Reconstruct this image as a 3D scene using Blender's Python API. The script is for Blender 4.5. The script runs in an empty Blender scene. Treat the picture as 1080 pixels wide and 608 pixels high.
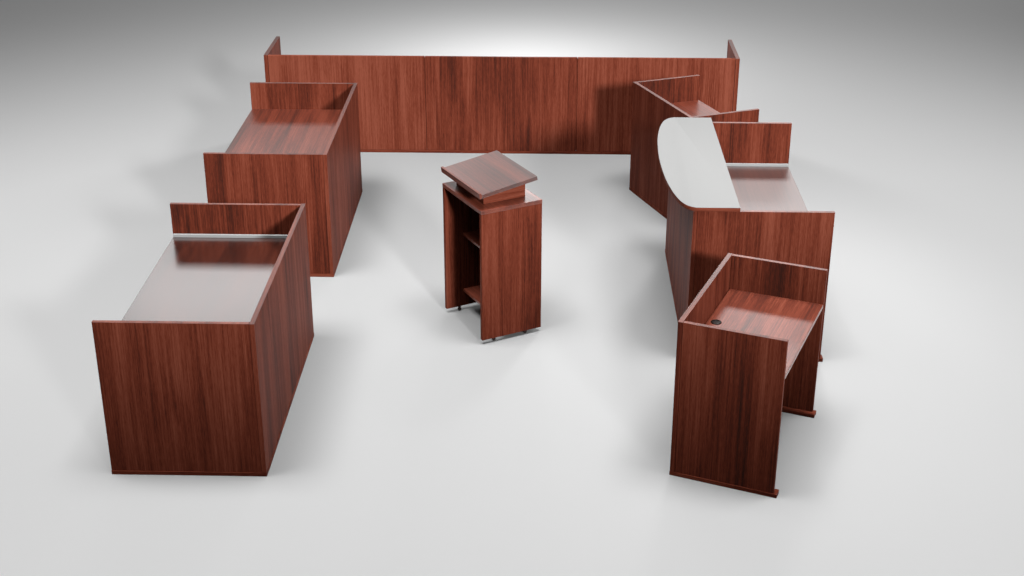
import bpy, bmesh, math
from mathutils import Matrix, Vector

scn = bpy.context.scene
COL = scn.collection
R = math.radians

# ------------------------------------------------------------------ helpers
def link(o, parent=None):
    COL.objects.link(o)
    if parent is not None:
        o.parent = parent
    return o

def thing(name, label, cat, loc, rz=0.0, group=None):
    o = bpy.data.objects.new(name, None)
    o.empty_display_size = 0.1
    o.location = loc
    o.rotation_euler = (0, 0, rz)
    o['label'] = label
    o['category'] = cat
    if group:
        o['group'] = group
    return link(o)

def part(name, bm, mat, parent, smooth=False, label=None):
    me = bpy.data.meshes.new(name)
    bmesh.ops.recalc_face_normals(bm, faces=bm.faces[:])
    bm.to_mesh(me)
    bm.free()
    me.materials.append(mat)
    if smooth:
        for p in me.polygons:
            p.use_smooth = True
        me.set_sharp_from_angle(angle=R(35))
    o = bpy.data.objects.new(name, me)
    if label:
        o['label'] = label
    return link(o, parent)

def add_box(bm, x0, x1, y0, y1, z0, z1, bev=0.0018):
    """a bevelled board, added to bm"""
    t = bmesh.new()
    bmesh.ops.create_cube(t, size=1.0)
    for v in t.verts:
        v.co = Vector((x0 + (v.co.x + .5) * (x1 - x0),
                       y0 + (v.co.y + .5) * (y1 - y0),
                       z0 + (v.co.z + .5) * (z1 - z0)))
    if bev:
        bmesh.ops.bevel(t, geom=t.edges[:], offset=bev, segments=2, profile=0.5,
                        affect='EDGES', clamp_overlap=True)
    me = bpy.data.meshes.new('tmp')
    t.to_mesh(me)
    t.free()
    bm.from_mesh(me)
    bpy.data.meshes.remove(me)
    return bm

def board(name, dims, mat, parent, bev=0.0018, label=None):
    bm = bmesh.new()
    add_box(bm, *dims, bev=bev)
    return part(name, bm, mat, parent, label=label)

def add_lathe(bm, prof, cx, cy, cz, axis='z', n=28):
    """revolve a closed (r, h) profile round an axis through (cx, cy, cz)"""
    rings = []
    for r, h in prof:
        ring = []
        for k in range(n):
            a = 2 * math.pi * k / n
            c, s = r * math.cos(a), r * math.sin(a)
            if axis == 'z':
                p = (cx + c, cy + s, cz + h)
            else:
                p = (cx + h, cy + c, cz + s)
            ring.append(bm.verts.new(p))
        rings.append(ring)
    m = len(rings)
    for i in range(m):
        a, b = rings[i], rings[(i + 1) % m]
        for k in range(n):
            bm.faces.new((a[k], a[(k + 1) % n], b[(k + 1) % n], b[k]))
    return bm

# ------------------------------------------------------------------ materials
def new_mat(name):
    m = bpy.data.materials.new(name)
    m.use_nodes = True
    nt = m.node_tree
    nt.nodes.clear()
    out = nt.nodes.new('ShaderNodeOutputMaterial')
    b = nt.nodes.new('ShaderNodeBsdfPrincipled')
    nt.links.new(b.outputs[0], out.inputs[0])
    return m, nt, b

def wood(name, along, rough=0.5, coat=0.0, coat_ior=1.5, coat_rough=0.2, gain=1.0):
    """reddish mahogany laminate; 'along' is the axis the grain runs along"""
    m, nt, b = new_mat(name)
    N, L = nt.nodes.new, nt.links.new
    tc = N('ShaderNodeTexCoord')
    oi = N('ShaderNodeObjectInfo')
    rnd = N('ShaderNodeMath'); rnd.operation = 'MULTIPLY'
    rnd.inputs[1].default_value = 37.0
    L(oi.outputs['Random'], rnd.inputs[0])

    def layer(across, alongs, detail, rgh, dist):
        mp = N('ShaderNodeMapping')
        sc = [across, across, across]
        sc['xyz'.index(along)] = alongs
        mp.inputs['Scale'].default_value = sc
        L(tc.outputs['Object'], mp.inputs['Vector'])
        n = N('ShaderNodeTexNoise')
        n.noise_dimensions = '4D'
        n.inputs['Scale'].default_value = 1.0
        n.inputs['Detail'].default_value = detail
        n.inputs['Roughness'].default_value = rgh
        n.inputs['Distortion'].default_value = dist
        L(mp.outputs[0], n.inputs['Vector'])
        L(rnd.outputs[0], n.inputs['W'])
        return n.outputs['Fac']

    broad = layer(5.5, 0.55, 3.0, 0.55, 0.6)        # wide darker and lighter bands
    streak = layer(34.0, 0.55, 4.0, 0.6, 0.3)       # figure lines
    fine = layer(125.0, 1.8, 3.0, 0.6, 0.1)         # close straight grain
    pore = layer(330.0, 22.0, 2.0, 0.6, 0.0)        # short open pores

    def mul_add(x, k, c):
        n = N('ShaderNodeMath'); n.operation = 'MULTIPLY_ADD'
        L(x, n.inputs[0]); n.inputs[1].default_value = k
        if isinstance(c, (int, float)):
            n.inputs[2].default_value = c
        else:
            L(c, n.inputs[2])
        return n.outputs[0]
    v = mul_add(broad, 1.05, -0.87)
    v = mul_add(streak, 0.50, v)
    v = mul_add(fine, 0.74, v)
    v = mul_add(pore, 0.60, v)
    v = mul_add(oi.outputs['Random'], 0.10, v)          # boards differ a little in tone
    sep = N('ShaderNodeSeparateColor')
    L(oi.outputs['Color'], sep.inputs[0])
    v = mul_add(sep.outputs[0], 1.0, v)                 # object colour red: tone of one board (1 = none)
    v = mul_add(v, 1.0, -1.0)
    rp = N('ShaderNodeValToRGB')
    cr = rp.color_ramp
    cr.elements[0].position = 0.30
    cr.elements[0].color = (0.078 * gain, 0.027 * gain, 0.020 * gain, 1)
    cr.elements[1].position = 0.95
    cr.elements[1].color = (0.55 * gain, 0.150 * gain, 0.088 * gain, 1)
    e = cr.elements.new(0.50); e.color = (0.215 * gain, 0.046 * gain, 0.026 * gain, 1)
    e = cr.elements.new(0.66); e.color = (0.355 * gain, 0.077 * gain, 0.041 * gain, 1)
    L(v, rp.inputs[0])
    L(rp.outputs[0], b.inputs['Base Color'])
    rr = N('ShaderNodeMapRange')
    rr.inputs['To Min'].default_value = rough + 0.06
    rr.inputs['To Max'].default_value = rough - 0.06
    L(streak, rr.inputs['Value'])
    L(rr.outputs[0], b.inputs['Roughness'])
    b.inputs['Specular IOR Level'].default_value = 0.05
    bp = N('ShaderNodeBump')
    bp.inputs['Strength'].default_value = 0.05
    bp.inputs['Distance'].default_value = 0.001
    L(pore, bp.inputs['Height'])
    if not coat:
        L(bp.outputs[0], b.inputs['Normal'])
    else:
        b.inputs['Coat Weight'].default_value = coat
        b.inputs['Coat IOR'].default_value = coat_ior
        b.inputs['Coat Roughness'].default_value = coat_rough
    return m

W_UP = wood('mahogany_upright_grain', 'z')
W_TOP = wood('mahogany_lacquered_worktop', 'y', rough=0.4, coat=1.0, coat_ior=2.4, coat_rough=0.33, gain=1.12)
W_GLOSS = wood('mahogany_high_gloss_worktop', 'y', rough=0.4, coat=1.0, coat_ior=4.0, coat_rough=0.22, gain=.30)
W_SATIN = wood('mahogany_satin_gloss_worktop', 'y', rough=0.45, coat=1.0, coat_ior=4.0, coat_rough=0.45, gain=.30)
W_READ = wood('mahogany_reading_top', 'y', rough=0.4, coat=1.0, coat_ior=3.9, coat_rough=0.33, gain=.75)
W_EDGE = wood('mahogany_edge_band', 'y', rough=0.4, coat=1.0, coat_ior=2.1, coat_rough=0.36, gain=.9)
W_SIDE = wood('mahogany_level_grain', 'x')

def plain(name, col, rough, spec=0.5, metal=0.0, var=0.04, scale=30.0):
    m, nt, b = new_mat(name)
    N, L = nt.nodes.new, nt.links.new
    tc = N('ShaderNodeTexCoord')
    n = N('ShaderNodeTexNoise')
    n.inputs['Scale'].default_value = scale
    n.inputs['Detail'].default_value = 4
    L(tc.outputs['Object'], n.inputs['Vector'])
    mr = N('ShaderNodeMapRange')
    mr.inputs['To Min'].default_value = 1 - var
    mr.inputs['To Max'].default_value = 1 + var
    L(n.outputs['Fac'], mr.inputs['Value'])
    mx = N('ShaderNodeVectorMath'); mx.operation = 'SCALE'
    mx.inputs[0].default_value = col
    L(mr.outputs[0], mx.inputs['Scale'])
    L(mx.outputs[0], b.inputs['Base Color'])
    b.inputs['Roughness'].default_value = rough
    b.inputs['Specular IOR Level'].default_value = spec
    b.inputs['Metallic'].default_value = metal
    return m

M_FLOOR = plain('studio_floor', (0.80, 0.80, 0.80), 0.7, spec=0.05, var=0.012, scale=0.7)
M_SHEEN = plain('painted_sheen_grey', (0.52, 0.52, 0.515), 0.6, spec=.25, var=0.01, scale=25)  # even grey stands in for sheen on the counter
M_LEAK = plain('light_leak_white', (0.78, 0.78, 0.775), 0.35, var=0.01)  # white of a made-up strip that stands for leaked light
M_BLACK = plain('black_plastic', (0.02, 0.014, 0.012), 0.45)
M_CAST = plain('dark_caster_plastic', (0.045, 0.018, 0.014), 0.5)

# ------------------------------------------------------------------ setting
bm = bmesh.new()
bmesh.ops.create_grid(bm, x_segments=8, y_segments=8, size=90)
fl = part('floor', bm, M_FLOOR, None)
fl['kind'] = 'structure'

# ------------------------------------------------------------------ desks
T = 0.030        # board thickness
FH = 0.028       # height of the base boards

def panel(name, dims, mat, parent):
    """an upright board with a lacquered band along its top edge"""
    x0, x1, y0, y1, z0, z1 = dims
    p = board(name, (x0, x1, y0, y1, z0, z1 - .0022), mat, parent)
    board('edge_band', (x0, x1, y0, y1, z1 - .002, z1), W_EDGE, p, bev=.0006)
    return p

def desk(label, loc, rz, w, d, h, wz, side, group, strip=False, grommet=False, counter=False, top=None):
    """a desk of two end panels, a modesty panel and a worktop; side=+1 puts the
    modesty panel at local x = w, side=-1 at local x = 0; the other side is open"""
    t = thing('desk', label, 'desk', loc, rz, group)
    m0, m1 = (w - T, w) if side > 0 else (0.0, T)          # modesty panel
    e0, e1 = (0.0, w - T - .002) if side > 0 else (T + .002, w)   # end panels
    fx0, fx1 = (e0 - .001, m1 + .002) if side > 0 else (m0 - .002, e1 + .02)
    panel('modesty_panel', (m0, m1, 0, d, FH, h), W_UP, t)
    panel('end_panel', (e0, e1, 0.003, T, FH, h - .001), W_UP, t)
    panel('end_panel', (e0, e1, d - T, d - .003, FH, h - .001), W_UP, t)
    board('worktop', (e0 + .003, e1 - .001, T + .001, d - T - .001, wz - .028, wz), top or W_TOP, t)
    board('base_board', (fx0, fx1, -.0005, T + .035, 0, FH - .001), W_SIDE, t)
    board('base_board', (fx0, fx1, d - T - .035, d + .0005, 0, FH - .001), W_SIDE, t)
    b0, b1 = (m0 - .003, m1 + .003)
    board('base_board', (b0, b1, T + .036, d - T - .036, 0, FH - .001), W_UP, t)
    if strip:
        board('light_leak_strip', (e0 + .004, e1 - .002, d - T - .020, d - T - .002, wz + .001, wz + .024),
              M_LEAK, t, bev=.001, label='added white strip for a line of leaked light along the far edge of the worktop')
    if grommet:
        gx, gy = grommet
        bm = bmesh.new()
        add_lathe(bm, [(.030, .0005), (.034, .0005), (.034, .004), (.031, .006), (.024, .006), (.024, .0005)],
                  gx, gy, wz)
        g = part('cable_grommet', bm, M_BLACK, t, smooth=True, label='black round cable grommet')
        bm = bmesh.new()
        add_lathe(bm, [(.003, .0008), (.0235, .0008), (.0235, .0032), (.003, .0032)], gx, gy, wz)
        part('cap', bm, M_BLACK, g, smooth=True)
    if counter:
        z0, z1 = h + .001, h + .031
        ym = d / 2
        # half outline of the bowed edge, measured from the middle of the desk
        half = [(0.0, -.170), (.30, -.162), (.52, -.146), (.70, -.122), (.82, -.098),
                (.90, -.074), (.955, -.046), (.99, -.012), (d / 2 + .008, .02)]
        pts = [Vector((x, ym - v, 0)) for v, x in reversed(half)] + [Vector((x, ym + v, 0)) for v, x in half[1:]]
        # smooth the outline with Catmull-Rom
        sm = []
        for i in range(len(pts) - 1):
            p0, p1, p2, p3 = pts[max(i - 1, 0)], pts[i], pts[i + 1], pts[min(i + 2, len(pts) - 1)]
            for k in range(6):
                u = k / 6
                sm.append(.5 * ((2 * p1) + (p2 - p0) * u + (2 * p0 - 5 * p1 + 4 * p2 - p3) * u * u
                                + (3 * p1 - p0 - 3 * p2 + p3) * u ** 3))
        sm.append(pts[-1])
        out = [(p.x, p.y) for p in sm] + [(.322, ym * 2 + .008), (.322, -.008)]
        def slab(zb, zt, bev):
            b = bmesh.new()
            vs = [b.verts.new((x, y, zb)) for x, y in out]
            f = b.faces.new(vs)
            r = bmesh.ops.extrude_face_region(b, geom=[f])
            for v in r['geom']:
                if isinstance(v, bmesh.types.BMVert):
                    v.co.z = zt
            es = [e for e in b.edges if abs(e.verts[0].co.z - e.verts[1].co.z) < 1e-6]
            bmesh.ops.bevel(b, geom=es, offset=bev, segments=2, profile=.5, affect='EDGES', clamp_overlap=True)
            return b
        c = part('counter_top', slab(z0, z1 - .002, .001), W_SIDE, t, smooth=True, label='bow-fronted raised counter with a wood edge')
        part('top_face', slab(z1 - .0019, z1, .0005), M_SHEEN, c, smooth=True, label='top face of the counter, its sheen painted as pale grey')
    return t

LG = 'large desks down the two sides'
SG = 'small desks set at an angle'
desk('large mahogany desk nearest the camera on the left, its worktop shining pale grey',
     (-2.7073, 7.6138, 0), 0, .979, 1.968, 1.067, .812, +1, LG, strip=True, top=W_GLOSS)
desk('large mahogany desk on the left with a plain wood worktop, nearest the long divider',
     (-2.7118, 10.653, 0), 0, .983, 1.965, 1.062, .815, +1, LG)
desk('tall mahogany desk with a bow-fronted counter along its inner side, sheen painted on the counter as pale grey',
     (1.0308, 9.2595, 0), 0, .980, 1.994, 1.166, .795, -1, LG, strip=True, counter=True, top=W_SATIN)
desk('small angled mahogany desk nearest the camera on the right, with a black cable grommet',
     (.8022, 7.7003, 0), R(-21.736), .663, 1.129, 1.074, .832, -1, SG, grommet=(.092, .565))
desk('small angled mahogany desk half hidden behind the bow-fronted counter, close to the long divider',
     (1.2287, 11.6857, 0), R(22.352), .671, 1.135, 1.057, .820, -1, SG)

# ------------------------------------------------------------------ long wall
t = thing('room_divider', 'long low mahogany divider panel with a return at each end, across the back',
          'divider', (-2.7987, 13.7308, 0))
wl, wd, wh, wt = 4.6953, .716, 1.004, .038
panel('return_panel', (0, wt, 0, wd, FH, wh), W_UP, t)
panel('return_panel', (wl - wt, wl, 0, wd, FH, wh), W_UP, t)
xs = [wt + .001, 1.594, 3.105, wl - wt - .001]
for i in range(3):
    fp = board('front_panel', (xs[i] + .0015, xs[i + 1] - .0015, .002, .032, FH, wh - .003), W_UP, t, bev=.0035)
    fp.color = ((1.18, 1.03, 1.15)[i], 1, 1, 1)
for x in xs[1:3]:
    board('batten', (x - .04, x + .04, .0335, .052, FH + .004, wh - .025), W_UP, t)
board('base_board', (-.002, wl + .002, -.003, .033, 0, FH - .001), W_SIDE, t)
board('base_board', (-.002, wt + .002, .0345, wd + .002, 0, FH - .001), W_UP, t)
board('base_board', (wl - wt - .002, wl + .002, .0345, wd + .002, 0, FH - .001), W_UP, t)

# ------------------------------------------------------------------ lectern
lx, ly, lz0, lz1 = .4964, .6445, .035, 1.0686
t = thing('lectern', 'upright mahogany lectern with a sloping top on casters, alone in the middle of the floor',
          'lectern', (-.4537, 9.4622, 0), R(29.281))
board('side_panel', (0, lx, 0, T, lz0, lz1 - T), W_UP, t)
board('side_panel', (0, lx, ly - T, ly, lz0, lz1 - T), W_UP, t)
board('front_panel', (lx - T, lx - .001, T + .0005, ly - T - .0005, .078, lz1 - T), W_UP, t)
board('top_panel', (-.001, lx + .001, -.001, ly + .001, lz1 - T + .0005, lz1), W_TOP, t)
for z in (.650, .179):
    board('shelf', (.144, lx - T - .0005, T + .0005, ly - T - .0005, z - .02, z), W_TOP, t)
# riser: an open box of four boards whose upper edge follows the slope
TL = R(8.146)
cx, cz, sx, sy = .2308, 1.223, .4528, .637
def slope_z(x, off=0.0):
    return cz + (x - cx) * math.tan(TL) + off
bm = bmesh.new()
rx0, rx1, ry0, ry1 = .075, .416, .112, .581 - .02
th = .026
vs = []
def prism(pts2, zb, ztf):
    lo = [bm.verts.new((x, y, zb)) for x, y in pts2]
    hi = [bm.verts.new((x, y, ztf(x))) for x, y in pts2]
    n = len(pts2)
    bm.faces.new(lo[::-1]); bm.faces.new(hi)
    for i in range(n):
        bm.faces.new((lo[i], lo[(i + 1) % n], hi[(i + 1) % n], hi[i]))
zt = lambda x: slope_z(x, -.0325)
prism([(rx0, ry0), (rx1, ry0), (rx1, ry1), (rx0, ry1)], lz1 + .0008, zt)
bmesh.ops.bevel(bm, geom=bm.edges[:], offset=.0015, segments=2, profile=.5, affect='EDGES', clamp_overlap=True)
part('riser', bm, W_SIDE, t)
# sloping reading top with a book stop along its lower edge
rt = board('reading_top', (-sx / 2, sx / 2, -sy / 2, sy / 2, -.030, 0), W_READ, t)
rt.location = (cx, ly / 2, cz)
rt.rotation_euler = (0, -TL, 0)
bs = board('book_stop', (-sx / 2 - .019, -sx / 2 - .0005, -sy / 2, sy / 2, -.030, .012), W_TOP, rt, bev=.001)
# casters
for cxp, cyp in ((.11, .030), (.375, .030), (.11, ly - .030), (.375, ly - .030)):
    bm = bmesh.new()
    add_box(bm, cxp - .011, cxp + .011, cyp - .010, cyp + .010, .030, lz0 - .0006, bev=.0015)
    add_box(bm, cxp - .003, cxp + .003, cyp - .0115, cyp - .0090, .012, .031, bev=.0005)
    add_box(bm, cxp - .003, cxp + .003, cyp + .0090, cyp + .0115, .012, .031, bev=.0005)
    c = part('caster', bm, M_CAST, t)
    bm = bmesh.new()
    prof = [(.003, -.008), (.0125, -.008), (.014, -.006), (.014, .006), (.0125, .008), (.003, .008)]
    add_lathe(bm, prof, 0, 0, 0, axis='x', n=20)
    w = part('wheel', bm, M_CAST, c, smooth=True)
    w.location = (cxp, cyp, .0145)
    w.rotation_euler = (0, 0, R(90))

# ------------------------------------------------------------------ lights
def area(name, loc, target, sx, sy, power, col=(1, 1, 1)):
    d = bpy.data.lights.new(name, 'AREA')
    d.shape = 'RECTANGLE'
    d.size, d.size_y = sx, sy
    d.energy = power
    d.color = col
    o = bpy.data.objects.new(name, d)
    o.location = loc
    o.rotation_euler = (Vector(target) - Vector(loc)).to_track_quat('-Z', 'Y').to_euler()
    return link(o)

def point(name, loc, radius, power):
    d = bpy.data.lights.new(name, 'POINT')
    d.shadow_soft_size = radius
    d.energy = power
    o = bpy.data.objects.new(name, d)
    o.location = loc
    return link(o)

def spot(name, loc, target, angle, blend, radius, power):
    d = bpy.data.lights.new(name, 'SPOT')
    d.spot_size = R(angle)
    d.spot_blend = blend
    d.shadow_soft_size = radius
    d.energy = power
    o = bpy.data.objects.new(name, d)
    o.location = loc
    o.rotation_euler = (Vector(target) - Vector(loc)).to_track_quat('-Z', 'Y').to_euler()
    return link(o)

for sx_ in (-6.0, 6.2):
    k = spot('key_spot', (sx_, 7.7, 15.0), (sx_ * .76, 7.7, 0), 70, .45, 3.2, 4200)
    k.scale = (1, .59, 1)                      # an oval pool over each side of the set
spot('top_spot', (0.2, 8.0, 15.0), (0.2, 8.0, 0), 73, .45, 3.8, 2800)
spot('added_front_spot', (7.5, -8.4, 8.5), (-0.5, 12.0, 8.5 + 21.9 * math.tan(R(16.3))), 84, .24, 1.1, 10800)  # added unseen lamp; its cone edge dims the lower panel fronts
for sx_, sz_, wd_, ht_, pw_ in ((-5.9, 8.9, 6.2, 2.4, 110), (4.5, 7.0, 7.0, 2.4, 130)):
    area('rear_softbox', (sx_, 26.0, sz_), (sx_ * .35, 9, .8), wd_, ht_, pw_)
spot('added_rear_high_spot', (2.8, 17.0, 7.8), (1.7, 10.6, .8), 27, .8, .8, 850)  # added unseen lamp, gives the counter desk's worktop its sheen
point('back_lamp', (-.3, 17.0, 2.3), .4, 195)

w = bpy.data.worlds.new('World')
scn.world = w
w.use_nodes = True
bg = w.node_tree.nodes['Background']
bg.inputs[0].default_value = (1, 1, 1, 1)
bg.inputs[1].default_value = 0.076

# ------------------------------------------------------------------ camera
cam = bpy.data.cameras.new('camera')
cam.sensor_fit = 'HORIZONTAL'
cam.sensor_width = 36
cam.lens = 1507.46 / 1080 * 36
cam.clip_end = 400
co = bpy.data.objects.new('camera', cam)
rt = Vector((9.99685395e-01, 2.50710945e-02, 7.42599502e-04))
up = Vector((-0.01118726, 0.41919137, 0.90782897))
fw = Vector((-0.02244897, 0.90755167, -0.41933997))
m = Matrix((rt, up, -fw)).transposed().to_4x4()
m.translation = (0, 0, 4.8416)
co.matrix_world = m
link(co)
scn.camera = co

scn.render.engine = 'CYCLES'
scn.cycles.use_denoising = True
scn.cycles.diffuse_bounces = 0
scn.view_settings.view_transform = 'Standard'
scn.view_settings.look = 'None'
scn.view_settings.exposure = 0
scn.view_settings.gamma = 1
